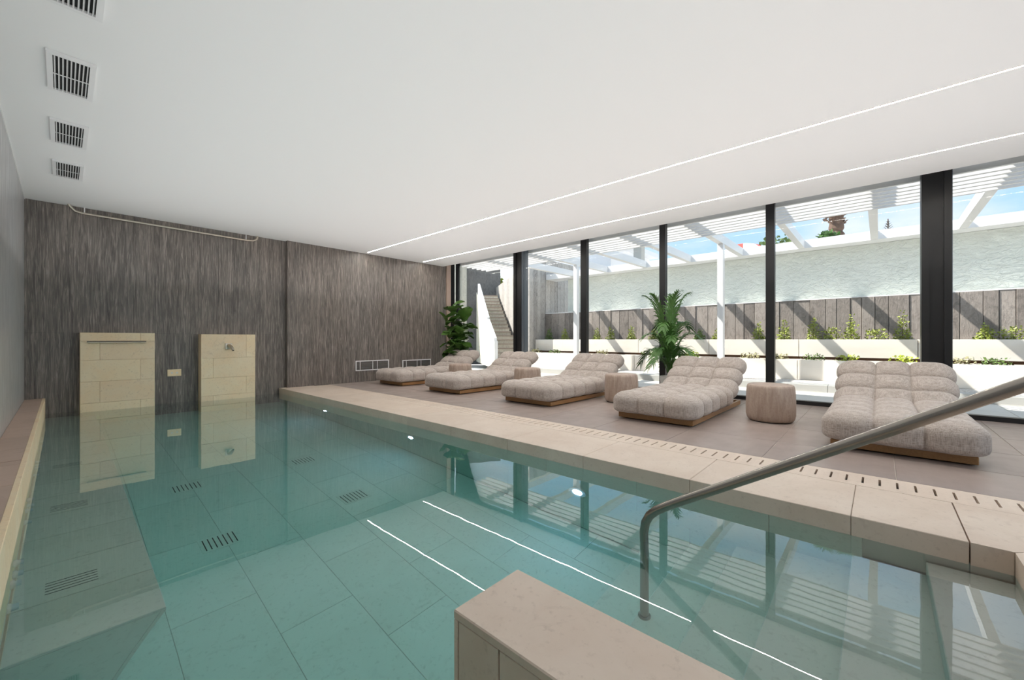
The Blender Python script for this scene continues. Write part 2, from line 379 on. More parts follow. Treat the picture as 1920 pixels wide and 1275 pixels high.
# mitred corner stones and the near-end coping
def prism(poly, z0, z1):
    n = len(poly); return MB().add([(x, y, z0) for x, y in poly] + [(x, y, z1) for x, y in poly],
        [tuple(reversed(range(n))), tuple(range(n, 2*n))] + [(i, (i+1) % n, n+(i+1) % n, n+i) for i in range(n)])
part('coping_stone', prism([(PX, PY0), (PT-.002, PY0-.66), (PT-.002, -.334), (PX, -.334)], -.115, 0), m_lime, pool)
part('coping_stone', prism([(PX-.004, PY0-.003), (PT-.006, PY0-.66), (2.1, PY0-.66), (2.1, PY0-.003)], -.115, 0), m_lime, pool)
for a, b in ((1.2, 2.097), (.3, 1.197), (-.36, .297)):
    part('coping_stone', MB().cbox(a, PY0-.66, -.115, b, PY0-.003, 0, .003), m_lime, pool)
part('end_wall', MB().box(PL, PY0-.03, ZF, PX, PY0-.005, -.116), m_pool, pool)
# left side: raised ledge
part('left_wall_lining', MB().box(PL-.03, PY0, ZF, PL-.006, YB, -.02), m_pool, pool)
# submerged steps
for k_ in range(6):
    ye = -.18 + .295*k_; d = .12 + .17*k_
    part('step', MB().cbox(1.165, PY0-.02, ZW-d-.17, PX+.01, ye, ZW-d, .004), m_pool, pool)
# submerged bench along the left wall with slab tops and air slots
bz = ZW - .45; by0 = 2.6; bxr = .345
bxl = bxr - .4*(bz-ZF)      # the bench tapers inward towards the floor
def taper(x0, xt, xb, y0, y1, z1): return MB().hexa([(x0, y0, ZF), (xb, y0, ZF), (xb, y1, ZF), (x0, y1, ZF)], [(x0, y0, z1), (xt, y0, z1), (xt, y1, z1), (x0, y1, z1)])
bench = part('bench', taper(PL-.01, bxr-.022, bxl-.022, by0+.02, YB, bz-.02), m_pool, pool)
yy = by0
while yy < YB-.05:
    y2 = min(YB, yy+.44)
    link('bench_slab', tilemesh('bench_slab', bxr-PL, y2-yy, .022, m_pool, .003, .003), bench, (0, yy-PY0, bz-ZF)); yy = y2
part('bench_face', MB().hexa([(bxl-.021, by0, ZF), (bxl-.002, by0, ZF), (bxl-.002, YB, ZF), (bxl-.021, YB, ZF)], [(bxr-.021, by0, bz-.023), (bxr-.002, by0, bz-.023), (bxr-.002, YB, bz-.023), (bxr-.021, YB, bz-.023)]), m_pool, bench)
part('bench_face', taper(PL, bxr-.022, bxl-.022, by0+.002, by0+.02, bz-.023), m_pool, bench)
for yc in (3.12, 4.42, 5.75):
    for q in range(5): part('air_slot', MB().box(-.06, yc+.03*q, bz-.004, .13, yc+.03*q+.005, bz+.0015), m_dark, bench)
for (gx, gy) in ((.83, 5.10), (.83, 3.83), (1.92, 3.83), (1.93, 5.10)):
    pl = part('floor_drain', MB().cbox(gx-.13, gy-.11, ZF-.002, gx+.13, gy+.11, ZF+.003, .001), m_pool, pool)
    for q in range(7): part('slot', MB().box(gx-.105+.033*q, gy-.085, ZF+.002, gx-.098+.033*q, gy+.085, ZF+.0045), m_dark, pl)
# jets on the left wall
for yc in (2.95, 4.15, 5.45, 6.8):
    for dy, dz in ((0, -.30), (.18, -.22), (.32, -.24), (.36, -.13)):
        part('jet_nozzle', MB().tube([(PL-.01, yc+dy, ZW+dz), (PL+.012, yc+dy, ZW+dz), (PL+.013, yc+dy, ZW+dz), (PL+.035, yc+dy, ZW+dz)], [.036, .036, .026, .024], 16), m_whitem, pool, True)
# underwater lamps in the deck-side wall
for yy_, zz_ in ((6.97, -.69), (4.45, -.69), (1.94, -.69)):
    lp = part('pool_lamp', MB().tube([(PX+.01, yy_, zz_), (PX-.012, yy_, zz_)], .085, 24), m_whitem, pool)
    part('lens', MB().tube([(PX-.0121, yy_, zz_), (PX-.018, yy_, zz_)], [.050, .042], 24), m_plight, lp)
# water body
water = tag(solo('pool_water', MB().box(PL-.02, PY0-.02, ZF-.05, PX+.02, YB+.001, ZW), m_water), 'still clear teal water filling the indoor pool', 'water', kind='stuff')

# raised ledge on the left and the stone block beside the steps
led = thing('stone_ledge', (-.27, 0, 0), 'narrow raised stone ledge running along the grey left wall', 'ledge')
part('core', MB().box(-.37, PY0, -.25, PL-.03, YB, .09), m_pgrout, led)
yy = PY0
while yy < YB-.05:
    y2 = min(YB, yy + .62)
    part('ledge_tile', MB().cbox(-.369, yy+.0015, .09, PL-.012, y2-.0015, .125, .002), m_limep, led); yy = y2
yy = PY0
while yy < YB-.05:
    y2 = min(YB, yy + .9); part('face_slab', MB().cbox(PL-.03, yy+.001, -.4, PL, y2-.001, .127, .003), m_limet, led); yy = y2
lid = part('skimmer_lid', MB().box(-.34, 4.62, .1255, -.20, 4.90, .1275), m_limep, led)
blk = thing('stone_block', (1.0, .3, ZF), 'square-edged limestone block rising from the water beside the steps', 'stone block')
bx0, bx1, by1 = .85, 1.165, 1.025
part('core', MB().box(bx0+.02, PY0-.1, ZF, bx1-.02, by1-.02, .09), m_lime, blk)
part('top_slab', MB().cbox(bx0, PY0-.1, .095, bx1, by1, .125, .004), m_lime, blk)
for i, (a, b) in enumerate(((by1-.20, by1-.022), (by1-.85, by1-.203), (PY0-.1, by1-.853))):
    part('side_panel', MB().cbox(bx0+.002, a, ZF, bx0+.02, b-.002, .094, .0015), m_lime, blk)
    part('side_panel', MB().cbox(bx1-.02, a, ZF, bx1-.002, b-.002, .094, .0015), m_lime, blk)
part('end_panel', MB().cbox(bx0+.001, by1-.02, ZF, bx1-.001, by1-.002, .094, .0015), m_lime, blk)

# slotted stone drain between coping and deck
dr = thing('slot_drain', (3.82, 0, 0), 'slotted pale stone drain strip between the coping and deck tiles', 'drain')
part('channel', MB().box(PT, PY0-.66, -.30, DK, YB-.1, -.12), m_dark, dr)
P = .0892; x0, x1, s0, s1 = PT+.001, DK-.001, 3.742, 3.902
um = MB(); sl = .013
for b in ((x0, -P/2, s0, P/2), (s1, -P/2, x1, P/2), (s0, -P/2, s1, -sl/2), (s0, sl/2, s1, P/2)):
    um.box(b[0]-3.82, b[1], -.03, b[2]-3.82, b[3], 0)
ume = um.mesh('grate_stone', m_lime)
for i in range(-12, 102):
    y = -.002 + P*i
    if y < YP - .06: link('grate_stone', ume, dr, (0, y, 0))

# ------------------------------------------------------------------ handrail
hx = 2.16; pts = [(.965, -1.02), (.965, -.5), (.965, -.16), (.968, -.07), (.958, -.01), (.935, .035), (.90, .07), (.85, .106), (.785, .148)]
y, z = .785, .148
while y > -.50: y -= .09; z += .09*.612; pts.append((y, z))
for dy, dz in ((-.06, .025), (-.12, .025), (-.175, -.01), (-.21, -.07), (-.225, -.15), (-.225, -.5)): pts.append((y+dy, z+dz))
pts.append((pts[-1][0], 0.0))
hr = thing('pool_handrail', (hx, .965, ZW-.80), 'brushed steel handrail sloping down into the water at the steps', 'handrail')
angle_smooth(part('rail', MB().tube([(hx, a, b) for a, b in pts], .0238, 20), m_steel, hr), 60)
part('base_flange', MB().lathe((hx, .965, ZW-.80), [(.034, -.001), (.034, .008), (.027, .014)], 24), m_steel, hr)
part('base_flange', MB().lathe((hx, pts[-1][0], 0), [(.05, 0), (.05, .008), (.03, .02)], 24), m_steel, hr)

# ------------------------------------------------------------------ stone fountain pillars on the back wall
def pillar(name, label, xa, xb, ztop, rows):
    t = thing(name, ((xa+xb)/2, YB-.11, ZF), label, 'fountain wall')
    yf = YB - .22
    part('core', MB().box(xa+.02, yf+.02, ZF, xb-.02, YB-.002, ztop-.003), m_limet, t)
    for z0, z1, cuts in rows:
        e = [xa] + cuts + [xb]
        for i in range(len(e)-1):
            part('stone_tile', MB().cbox(e[i]+.0012, yf, z0+.0012, e[i+1]-.0012, yf+.02, z1-.0012, .002), m_limet, t)
    part('side_slab', MB().box(xa, yf+.0205, ZF, xa+.02, YB-.002, ztop), m_limet, t)
    part('side_slab', MB().box(xb-.02, yf+.0205, ZF, xb, YB-.002, ztop), m_limet, t)
    part('top_slab', MB().box(xa+.0205, yf+.0205, ztop-.003, xb-.0205, YB-.002, ztop), m_limet, t)
    return t
p1 = pillar('water_blade_pillar', 'wide cream stone fountain slab with a thin horizontal spout slot', .178, 1.036, 1.105,
            [(.975, 1.105, [.86]), (.68, .96, [.39]), (.35, .68, [.86]), (.02, .35, [.39]), (-.30, .02, [.86]), (ZF, -.30, [.39])])
part('spout_slot', MB().box(.178, YB-.212, .960, 1.036, YB-.20, .975), m_dark, p1)
part('spout_lip', MB().cbox(.25, YB-.26, .953, .93, YB-.20, .963, .002), m_nickel, p1)
for a, b in ((.178, .25), (.93, 1.036)): part('stone_tile', MB().box(a, YB-.22, .9612, b, YB-.20, .9738), m_limet, p1)
p2 = pillar('spout_pillar', 'narrower cream stone fountain slab with a metal spout', 1.66, 2.51, 1.095,
            [(.66, 1.095, [2.36]), (.30, .66, [1.84]), (-.02, .30, [2.36]), (-.34, -.02, [1.84]), (ZF, -.34, [])])
sp = part('spout_plate', MB().cbox(2.02, YB-.234, .82, 2.13, YB-.2195, .93, .003), m_nickel, p2)
angle_smooth(part('spout', MB().tube([(2.075, YB-.23, .885), (2.078, YB-.27, .885), (2.085, YB-.33, .868), (2.098, YB-.385, .825), (2.102, YB-.405, .80)], [.034, .033, .030, .025, .019], 16), m_nickel, sp))
part('spout_mouth', MB().tube([(2.1022, YB-.4055, .799), (2.103, YB-.4065, .798)], .014, 12), m_dark, sp)
# double socket plate between them
sk = thing('wall_socket', (1.32, YB, .36), 'small cream double switch plate on the dark stone between pillars', 'switch plate')
part('plate', MB().cbox(1.225, YB-.012, .355, 1.415, YB, .475, .003), m_limet, sk)
for q in (1.285, 1.355): part('button', MB().tube([(q, YB-.012, .415), (q, YB-.018, .415)], .014, 14), m_white, sk)
# pipe along the ceiling line
pp = thing('ceiling_pipe', (1.3, YB-.05, 2.95), 'thin beige pipe bracketed along the top of the back wall', 'pipe')
yp = YB-.045
angle_smooth(part('pipe_run', MB().tube([(.06, yp-.06, 3.05), (.08, yp-.05, 3.02), (.13, yp, 2.975), (.21, yp, 2.955), (1.3, yp, 2.945), (2.42, yp, 2.935), (2.52, yp, 2.945), (2.58, yp, 2.98), (2.60, yp, 3.05)], .016, 10), m_nickel, pp))
for q in (.23, 2.40): part('hanger', MB().box(q-.006, yp-.006, 2.95, q+.006, yp+.006, 3.05), m_whitem, pp)

# ------------------------------------------------------------------ wall grilles and ceiling vents
def grille(label, xa, xb, za, zb):
    t = thing('wall_grille', ((xa+xb)/2, YP, za), label, 'vent', 'white grilles low on the back wall'); y0 = YP
    part('backing', MB().box(xa+.02, y0-.004, za+.02, xb-.02, y0-.0005, zb-.02), m_mid, t)
    for b in ((xa, za, xb, za+.022), (xa, zb-.022, xb, zb), (xa, za+.022, xa+.022, zb-.022), (xb-.022, za+.022, xb, zb-.022)):
        part('frame_bar', MB().box(b[0], y0-.016, b[1], b[2], y0-.0005, b[3]), m_whitem, t)
    n = 7
    for i in range(n):
        z = za+.034 + (zb-za-.068)*i/(n-1)
        part('blade', MB().box(xa+.022, y0-.011, z-.0035, xb-.022, y0-.005, z+.0035), m_steel, t)
    for q in (.13, .5, .64): part('divider', MB().box(xa+(xb-xa)*q-.006, y0-.013, za+.022, xa+(xb-xa)*q+.006, y0-.0045, zb-.022), m_whitem, t)
grille('long white wall grille nearer the pool end of the back wall', 4.60, 5.47, .26, .50)
grille('white wall grille beside the leafy plant, half behind the farthest lounger', 5.86, 6.75, .24, .47)
names = ['ceiling vent nearest the camera, cut off by the picture top', 'second ceiling vent from the picture top, the largest fully seen',
         'third ceiling vent from the picture top, second nearest the dark wall', 'farthest and smallest ceiling vent, nearest the dark back wall']
for q, ya in enumerate((3.04, 4.34, 5.66, 6.95)):
    xa, xb, yb = -.08, .172, ya+.66
    t = thing('ceiling_vent', ((xa+xb)/2, (ya+yb)/2, ZC), 'white louvred ' + names[q], 'vent', 'louvred ceiling vents in a row')
    part('backing', MB().box(xa+.03, ya+.03, ZC-.003, xb-.03, yb-.03, ZC-.0005), m_dark, t)
    f = .032; zt = ZC-.0005
    for b in ((xa, ya, xb, ya+f), (xa, yb-f, xb, yb), (xa, ya+f, xa+f, yb-f), (xb-f, ya+f, xb, yb-f)):
        part('frame_bar', MB().box(b[0], b[1], ZC-.020, b[2], b[3], zt), m_whitem, t)
    for i in range(9):
        x = xa+f+.010 + (xb-xa-2*f-.02)*i/8
        part('blade', MB().hexa([(x-.0045, ya+f, ZC-.017), (x-.0015, ya+f, ZC-.017), (x-.0015, yb-f, ZC-.017), (x-.0045, yb-f, ZC-.017)],
                                [(x+.0015, ya+f, ZC-.004), (x+.0045, ya+f, ZC-.004), (x+.0045, yb-f, ZC-.004), (x+.0015, yb-f, ZC-.004)]), m_whitem, t)
    part('cross_bar', MB().box(xa+f, (ya+yb)/2-.006, ZC-.019, xb-f, (ya+yb)/2+.006, ZC-.0171), m_whitem, t)
# recessed light lines
for x, lb in ((4.815, 'thin glowing light line in the ceiling nearer the pool'), (6.385, 'thin glowing light line in the ceiling nearer the windows')):
    t = thing('ceiling_light_line', (x, 3.0, ZC), lb, 'light')
    part('diffuser', MB().box(x-.008, YF+.6, ZC-.003, x+.008, 8.93, ZC-.0005), m_led, t)
    for s_ in (-1, 1): part('edge_profile', MB().box(x+s_*.0105-.0022, YF+.6, ZC-.005, x+s_*.0105+.0022, 8.93, ZC-.0005), m_nickel, t)

# ------------------------------------------------------------------ tufted loungers
def cushion(L, Wd, H, r, nx, ny, A, gx=60, gy=42, gz=10):
    """rounded box L x Wd x H (origin at its bottom centre-left) with a puffed tuft per cell"""
    def pf(t, n):
        q = (t*n) % 1.0; return math.sqrt(max(0, 1 - abs(2*q-1)**2.3))
    def surf(x, y, z):
        hx_, hy_, hz_ = L/2, Wd/2, H/2
        c = Vector((max(-hx_+r, min(hx_-r, x)), max(-hy_+r, min(hy_-r, y)), max(-hz_+r, min(hz_-r, z))))
        d = Vector((x, y, z)) - c
        n = d.normalized() if d.length > 1e-9 else Vector((0,0,1))
        p = c + n*r
        tx = min(.9999, max(0, (p.x+hx_)/L)); ty = min(.9999, max(0, (p.y+hy_)/Wd))
        px_, py_ = pf(tx, nx), pf(ty, ny)
        up = max(0., n.z)
        w = (up**2)*min(1, px_*1.05)*min(1, py_*1.05) + (n.y**2)*px_ + (n.x**2)*py_
        if n.z < 0: w *= (1-n.z**2)
        # soften cells next to the outer rim so the tops roll over
        return p + n*A*w
    vs = []; fs = []; idx = {}
    def vid(x, y, z):
        key = (round(x, 5), round(y, 5), round(z, 5))
        if key not in idx:
            idx[key] = len(vs); q = surf(x, y, z); vs.append((q.x+L/2, q.y, q.z+H/2))
        return idx[key]
    def lin(h, n): return [-h + 2*h*i/n for i in range(n+1)]
    X, Y, Z = lin(L/2, gx), lin(Wd/2, gy), lin(H/2, gz)
    def face(a, b, fn):
        for i in range(len(a)-1):
            for j in range(len(b)-1): fs.append((fn(a[i], b[j]), fn(a[i+1], b[j]), fn(a[i+1], b[j+1]), fn(a[i], b[j+1])))
    for s_ in (-1, 1):
        face(X, Y, lambda u, v: vid(u, v, s_*H/2)); face(X, Z, lambda u, v: vid(u, s_*Wd/2, v)); face(Y, Z, lambda u, v: vid(s_*L/2, u, v))
    return vs, fs
def dense_cushion_mesh(name, *a, **k_):
    vs, fs = cushion(*a, **k_); b = MB(); b.v = vs; b.f = fs
    return b.mesh(name, m_fab, smooth=True)
seat_me = dense_cushion_mesh('seat_cushion', 1.60, .95, .212, .06, 5, 3, .058, gx=120, gy=72, gz=14)
back_me = dense_cushion_mesh('backrest_cushion', .84, .95, .14, .055, 3, 3, .068, gx=72, gy=72, gz=10)
def board(a, b): return MB().cbox(*a, *b, .004).mesh('base_board', m_wood)
bm_ = [board((0, -.46, .012), (.03, .46, .075)), board((2.10, -.46, .012), (2.13, .46, .075)), board((.03, -.46, .012), (2.10, -.425, .075)), board((.03, .425, .012), (2.10, .46, .075))]
deck_me = MB().box(.04, -.42, .05, 1.62, .42, .074).mesh('support_panel', m_dark)
foot_me = MB().box(.05, -.40, 0, .11, -.34, .05).box(.05, .34, 0, .11, .40, .05).box(2.0, -.40, 0, 2.06, -.34, .05).box(2.0, .34, 0, 2.06, .40, .05).mesh('foot_block', m_dark)
stay_me = MB().tube([(1.90, -.33, .06), (2.02, -.33, .36)], .012, 8).tube([(1.90, .33, .06), (2.02, .33, .36)], .012, 8).mesh('backrest_stay', m_black)
def lounger(x, y, label, rz=0):
    t = thing('sun_lounger', (x, y, 0), label, 'sun lounger', 'tufted loungers in a row along the windows'); t.rotation_euler.z = rad(rz)
    for me in bm_: link('base_board', me, t)
    link('support_panel', deck_me, t); link('foot_block', foot_me, t); link('backrest_stay', stay_me, t)
    link('seat_cushion', seat_me, t, (-.075, 0, .078))
    o = link('backrest_cushion', back_me, t, (1.555, 0, .135)); o.rotation_euler = (0, rad(-32), 0)
    return t
lounger(4.815, -.12, 'beige tufted lounger nearest the camera, partly behind the steel handrail')
lounger(4.80, 2.03, 'second nearest beige tufted lounger, right in front of the tall palm')
lounger(4.84, 4.06, 'middle one of the five beige tufted loungers')
lounger(4.83, 6.10, 'fourth beige tufted lounger from the camera, in front of the outdoor stairs')
lounger(4.88, 8.03, 'farthest beige tufted lounger, under the fiddle-leaf plant by the dark wall')

# drum side tables
sm = MB().lathe((0,0,0), [(.20, .004), (.235, .012), (.252, .035), (.262, .08), (.264, .2), (.260, .34), (.254, .41), (.246, .437), (.23, .448), (.19, .45)], 48).mesh('drum', m_stool, smooth=True)
bs = MB().lathe((0,0,0), [(.225, 0), (.225, .012)], 40).mesh('base_ring', m_dark)
for x, y, lb in ((5.87, 1.0, 'largest-looking round drum side table, right of the second lounger'), (6.03, 3.08, 'round drum side table partly hidden behind the second nearest lounger'),
                 (6.08, 5.09, 'round drum side table peeking over the middle lounger'), (6.05, 7.05, 'farthest round drum side table, beside the farthest lounger')):
    t = thing('drum_side_table', (x, y, 0), 'beige ' + lb, 'side table', 'drum side tables between the loungers')
    link('drum', sm, t); link('base_ring', bs, t)

# ------------------------------------------------------------------ indoor plants
def fiddle_leaf():
    n = 8; vs = []; fs = []
    for i in range(n+1):
        t = i/n
        w = (.055 + .06*math.sin(math.pi*t*.95) + .075*max(0, math.sin(math.pi*(t-.35)/.66)) ) * (1-t**7) * min(1, t*9+.15)
        x = t*.34; z = -.10*t*t
        for s_, k_ in ((-1, 1.), (-.5, .5), (0, 0), (.5, .5), (1, 1.)):
            wav = .012*math.sin(t*15 + s_*2)*abs(s_)
            vs.append((x, s_*w*.85, z + .045*abs(s_) + wav))
    for i in range(n):
        for j in range(4): fs.append((i*5+j, i*5+j+1, (i+1)*5+j+1, (i+1)*5+j))
    b = MB(); b.v = vs; b.f = fs; return b.mesh('leaf', m_fic, smooth=True)
fl = fiddle_leaf(); rp = random.Random(3)
fic = thing('fiddle_leaf_fig', (7.08, 8.52, 0), 'tall fiddle-leaf fig with big glossy leaves behind the farthest lounger', 'plant')
part('pot', MB().lathe((7.08, 8.52, 0), [(.15, 0), (.17, .04), (.19, .36), (.18, .36), (.175, .32)], 28), m_pot, fic, True)
for sx_, sy_, h in ((0, 0, 1.85), (.20, -.10, 1.62), (-.16, .04, 1.5), (.24, .06, 1.25), (-.02, -.16, 1.1)):
    p = [(7.08+sx_*q*1.4, 8.52+sy_*q*1.4, .3+(h-.3)*q) for q in (0, .3, .6, 1)]
    part('stem', MB().tube(p, [.014, .012, .010, .007], 7), m_stem, fic)
    nl = 17
    for i in range(nl):
        q = .06 + .94*i/(nl-1); a = i*2.4 + rp.random()*.5 + sx_*9
        o = link('leaf', fl, fic, (sx_*q*1.4, sy_*q*1.4, .3+(h-.3)*q + (.04 if i == nl-1 else 0)))
        s_ = rp.uniform(.9, 1.4); a = -a if math.sin(a) > .45 else a; tilt = rp.uniform(-45, 8) if q < .85 else rp.uniform(-75, -30)
        o.rotation_euler = Euler((rp.uniform(-.5, .5), rad(tilt), a), 'XYZ'); o.scale = (s_, s_, s_)

def frond(seed, ln, droop, nleaf=20, width=.34):
    """arching kentia frond in the XZ plane: rachis and paired strap leaflets"""
    r_ = random.Random(seed); b = MB(); path = []
    for i in range(15):
        t = i/14; path.append(Vector((ln*(.50*t + .28*t*t), 0, ln*(.95*t - droop*t*t*t))))
    b.tube(path, [.009*(1-.8*i/14)+.0015 for i in range(15)], 5)
    for i in range(nleaf):
        t = .32 + .68*i/(nleaf-1); f = t*14; j = min(13, int(f)); p = path[j].lerp(path[j+1], f-j); d = (path[j+1]-path[j]).normalized()
        for s_ in (-1, 1):
            l = width*(1-.55*abs(t-.55)/.5)*r_.uniform(.88, 1.1); side = Vector((0, s_, 0))
            nrm = d.cross(side)*s_; nrm = nrm if nrm.z > 0 else -nrm
            dr_ = (d*(.55+.5*t) + side*.85 + nrm*.18).normalized(); vs = []
            wd = .021; wv = d.cross(dr_).cross(dr_).normalized()
            for q in range(5):
                u = q/4; c_ = p + dr_*l*u + Vector((0, 0, -.30*l*u*u*r_.uniform(.7, 1.3))); ww = wd*(1-u)**.6*(.5+min(1, u*4)*.5) if u < 1 else .0008
                vs += [c_ - wv*ww, c_ + wv*ww]
            b.add(vs, [(2*q, 2*q+1, 2*q+3, 2*q+2) for q in range(4)])
    return b
plx, ply = 7.34, 2.80
pal = thing('kentia_palm', (plx, ply, 0), 'tall potted palm with arching fronds by the window mullion', 'plant')
part('pot', MB().lathe((plx, ply, 0), [(.13, 0), (.15, .03), (.17, .34), (.16, .345), (.15, .30)], 28), m_pot, pal, True)
rq = random.Random(11)
frs = [frond(s_, 1.0, d_, 19).mesh('frond', m_palm) for s_, d_ in ((1, .30), (2, .50), (3, .75))]
specs = [(a_, .62, 2.3, 0) for a_ in (15, 100, 165, 245, 300)] + [(a_, .78, 1.95, 1) for a_ in (60, 190, 335)] + [(a_, .72, 1.5, 1) for a_ in (30, 130, 215, 280)] + [(a_, .80, 1.25, 2) for a_ in (85, 175, 255, 350)] + [(a_, .62, .85, 2) for a_ in (50, 150, 230, 310)]
for a, sxy, sz, kd in specs:
    o = link('frond', frs[kd], pal, (rq.uniform(-.03, .03), rq.uniform(-.03, .03), .30)); o.rotation_euler = (0, rad(-rq.uniform(0, 8)), rad(a + rq.uniform(-15, 15))); o.scale = (sxy, sxy, sz)
for q in range(4):
    part('stem', MB().tube([(plx+.03*math.cos(q*1.6), ply+.03*math.sin(q*1.6), .28), (plx+.05*math.cos(q*1.6), ply+.05*math.sin(q*1.6), .85)], [.013, .009], 7), m_palm, pal)

# ------------------------------------------------------------------ outside: patio, planters, boundary walls
st(solo('floor_patio', MB().box(GX+.12, -14, -.35, 9.63, 16, -.012), m_pave))
st(solo('ground', MB().box(GX+.12, -60, -.6, 80, 60, -.36).box(-30, 9.7, -.6, GX+.12, 60, -.36), m_pave))
st(solo('floor_terrace', MB().box(-14, -30, -.35, GX+.12, YF-.2, -.012), m_pave))
pt = bpy.data.objects['floor_patio']
for i in range(2):
    for j in range(16):
        a = GX+.13+.93*i; part('paver', MB().cbox(a, -3.2+.93*j, -.012, a+.925, -3.2+.93*j+.925, -.002, .003), m_pave, pt)
kb = st(solo('kerb', MB().box(9.63, -6, -.3, 9.95, 9.38, -.01), m_kerb))
for j in range(13): part('kerb_stone', MB().cbox(9.63, -3.2+.98*j, -.01, 9.95, -3.2+.98*j+.975, .135, .006), m_kerb, kb)
gv = tag(solo('gravel_bed', MB().box(9.95, -6, -.3, 11.2, 9.42, .09), m_gravel), 'white gravel strip at the foot of the lower planters', 'gravel', kind='stuff')
def trough(level, i, x0, x1, ya, yb, zb, zt, label):
    t = thing('planter_box', ((x0+x1)/2, (ya+yb)/2, zb), label, 'planter', level)
    part('front_panel', MB().cbox(x0, ya+.006, zb, x0+.04, yb-.006, zt, .004), m_planter, t)
    part('back_panel', MB().box(x1-.04, ya+.006, zb, x1, yb-.006, zt), m_planter, t)
    for y in (ya+.006, yb-.046): part('end_panel', MB().box(x0+.041, y, zb, x1-.041, y+.04, zt), m_planter, t)
    part('soil', MB().box(x0+.04, ya+.046, zb+.02, x1-.04, yb-.046, zt-.05), m_soil, t)
    return t
up = [9.41, 7.415, 5.415, 3.415, 1.415, -.585, -2.585, -4.6]; lw_ = [9.41, 7.30, 5.314, 3.35, 1.383, -.60, -2.60, -4.6]
desc = ['next to the concrete cross wall', 'second from the concrete cross wall', 'third from the concrete cross wall, behind the palm', 'fourth from the concrete cross wall, behind the white post',
        'fifth from the concrete cross wall, left of the thick black column', 'at the right picture edge, past the thick black column']
for i in range(6):
    trough('upper row of planters', i, 11.70, 12.25, up[i+1], up[i], .60, 1.0, 'cream upper-row planter box ' + desc[i])
    trough('lower row of planters', i, 11.20, 11.69, lw_[i+1], lw_[i], 0.09, .54, 'cream lower-row planter box ' + desc[i])
st(solo('planter_bed', MB().box(11.72, -4.6, 0, 12.25, 9.40, .595), m_soil))
# board-formed concrete wall, cap strip painted white as its sunlit ledge line, stucco wall above
wbnd = st(solo('wall_boundary', MB().box(12.33, -12, -.3, 12.9, 9.40, 1.96), m_conc))
y = 9.40; rb = random.Random(5)
while y > -4.6:
    w = rb.uniform(.20, .34); d = rb.uniform(0, .03)
    part('board_strip', MB().cbox(12.30-d, y-w+.004, .5, 12.34, y-.004, 1.965, .006), m_conc, wbnd); y -= w
st(solo('trim_3', MB().box(12.28, -12, 1.968, 12.90, 9.40, 1.99), m_white))
st(solo('wall_stucco', MB().box(12.76, -12, 1.99, 12.98, 8.69, 3.25), m_stucco))
wc = st(solo('wall_cross', MB().box(11.35, 9.46, -.3, 14.2, 9.66, 4.05), m_concp))
x = 11.35
while x < 14.2:
    w = rb.uniform(.2, .32); part('board_strip', MB().cbox(x+.003, 9.46-.04-rb.uniform(0, .02), 0, min(14.2, x+w)-.003, 9.47, 4.05, .006), m_concp, wc); x += w
# ------------------------------------------------------------------ pergola
pg = thing('pergola', (10.0, 3.0, 0), 'white timber pergola spanning from the house to the boundary wall', 'pergola')
for yr in [8.196 - 1.352*i for i in range(0, 10)]:
    part('rafter', MB().cbox(GX+.17, yr-.065, 3.26, 12.30, yr+.065, 3.46, .004), m_whitem, pg)
part('ledger', MB().box(12.305, -6, 3.255, 12.95, 9.38, 3.46), m_whitem, pg)
for i in range(7): part('slat', MB().cbox(7.84+.20*i, -4.8, 3.165, 7.89+.20*i, 9.3, 3.258, .003), m_whitem, pg)
for yq in (2.79, 6.84): 
    part('post', MB().cbox(10.42, yq-.065, .09, 10.55, yq+.065, 3.258, .004), m_whitem, pg)

# ------------------------------------------------------------------ outdoor stairs
th = rad(36); sd = Vector((math.sin(th), math.cos(th), 0)); rt = Vector((math.cos(th), -math.sin(th), 0)); P0 = Vector((10.70, 10.47, 0))
sts = thing('outdoor_stairs', P0, 'brown outdoor stairs rising between pale concrete walls', 'stairs')
def sb(a, b, c_, d_, z0, z1):  # box in stair axes: right a..b, forward c..d
    q = [P0 + rt*a + sd*c_, P0 + rt*b + sd*c_, P0 + rt*b + sd*d_, P0 + rt*a + sd*d_]
    return MB().hexa([(v.x, v.y, z0) for v in q], [(v.x, v.y, z1) for v in q])
for k_ in range(19):
    wd = 1.12 if k_ < 7 else .98
    s_ = part('riser', sb(0, wd, .29*k_, .29*k_+.29*2, max(-.2, .168*k_-.2), .168*(k_+1)-.042), m_concl, sts)
    part('tread', sb(-.01, wd, .29*k_-.03, .29*k_+.30, .168*(k_+1)-.04, .168*(k_+1)), m_tread, sts)
st(solo('wall_stair_right', sb(1.13, 1.33, -.1, 6.6, -.3, 3.75), m_concp))
wr = bpy.data.objects['wall_stair_right']
for q in range(11): part('board_strip', sb(1.105, 1.135, -.1+.61*q, -.1+.61*q+.602, 0, 3.75), m_concp, wr)
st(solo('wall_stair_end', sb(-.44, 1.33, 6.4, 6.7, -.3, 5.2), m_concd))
wsl = st(solo('wall_stair_left', sb(-5.2, -.45, 6.4, 6.7, -.3, 5.4), m_concl))
a = -5.2
while a < -.46:
    w = rb.uniform(.30, .44); part('board_strip', sb(a+.003, min(-.45, a+w)-.003, 6.37-rb.uniform(0, .02), 6.41, 0, 5.4), m_concl, wsl); a += w
q_ = [P0 + rt*-.045 + sd*0, P0 + rt*-.012, P0 + rt*-.012 + sd*5.6, P0 + rt*-.045 + sd*5.6]
part('stringer', MB().hexa([(v.x, v.y, -.1) for v in q_], [(v.x, v.y, z) for v, z in zip(q_, (.16, .16, 3.36, 3.36))]), m_concl, sts)
bal = thing('stair_balustrade', P0 - rt*.15, 'bright white stepped balustrade panels left of the outdoor stairs', 'balustrade')
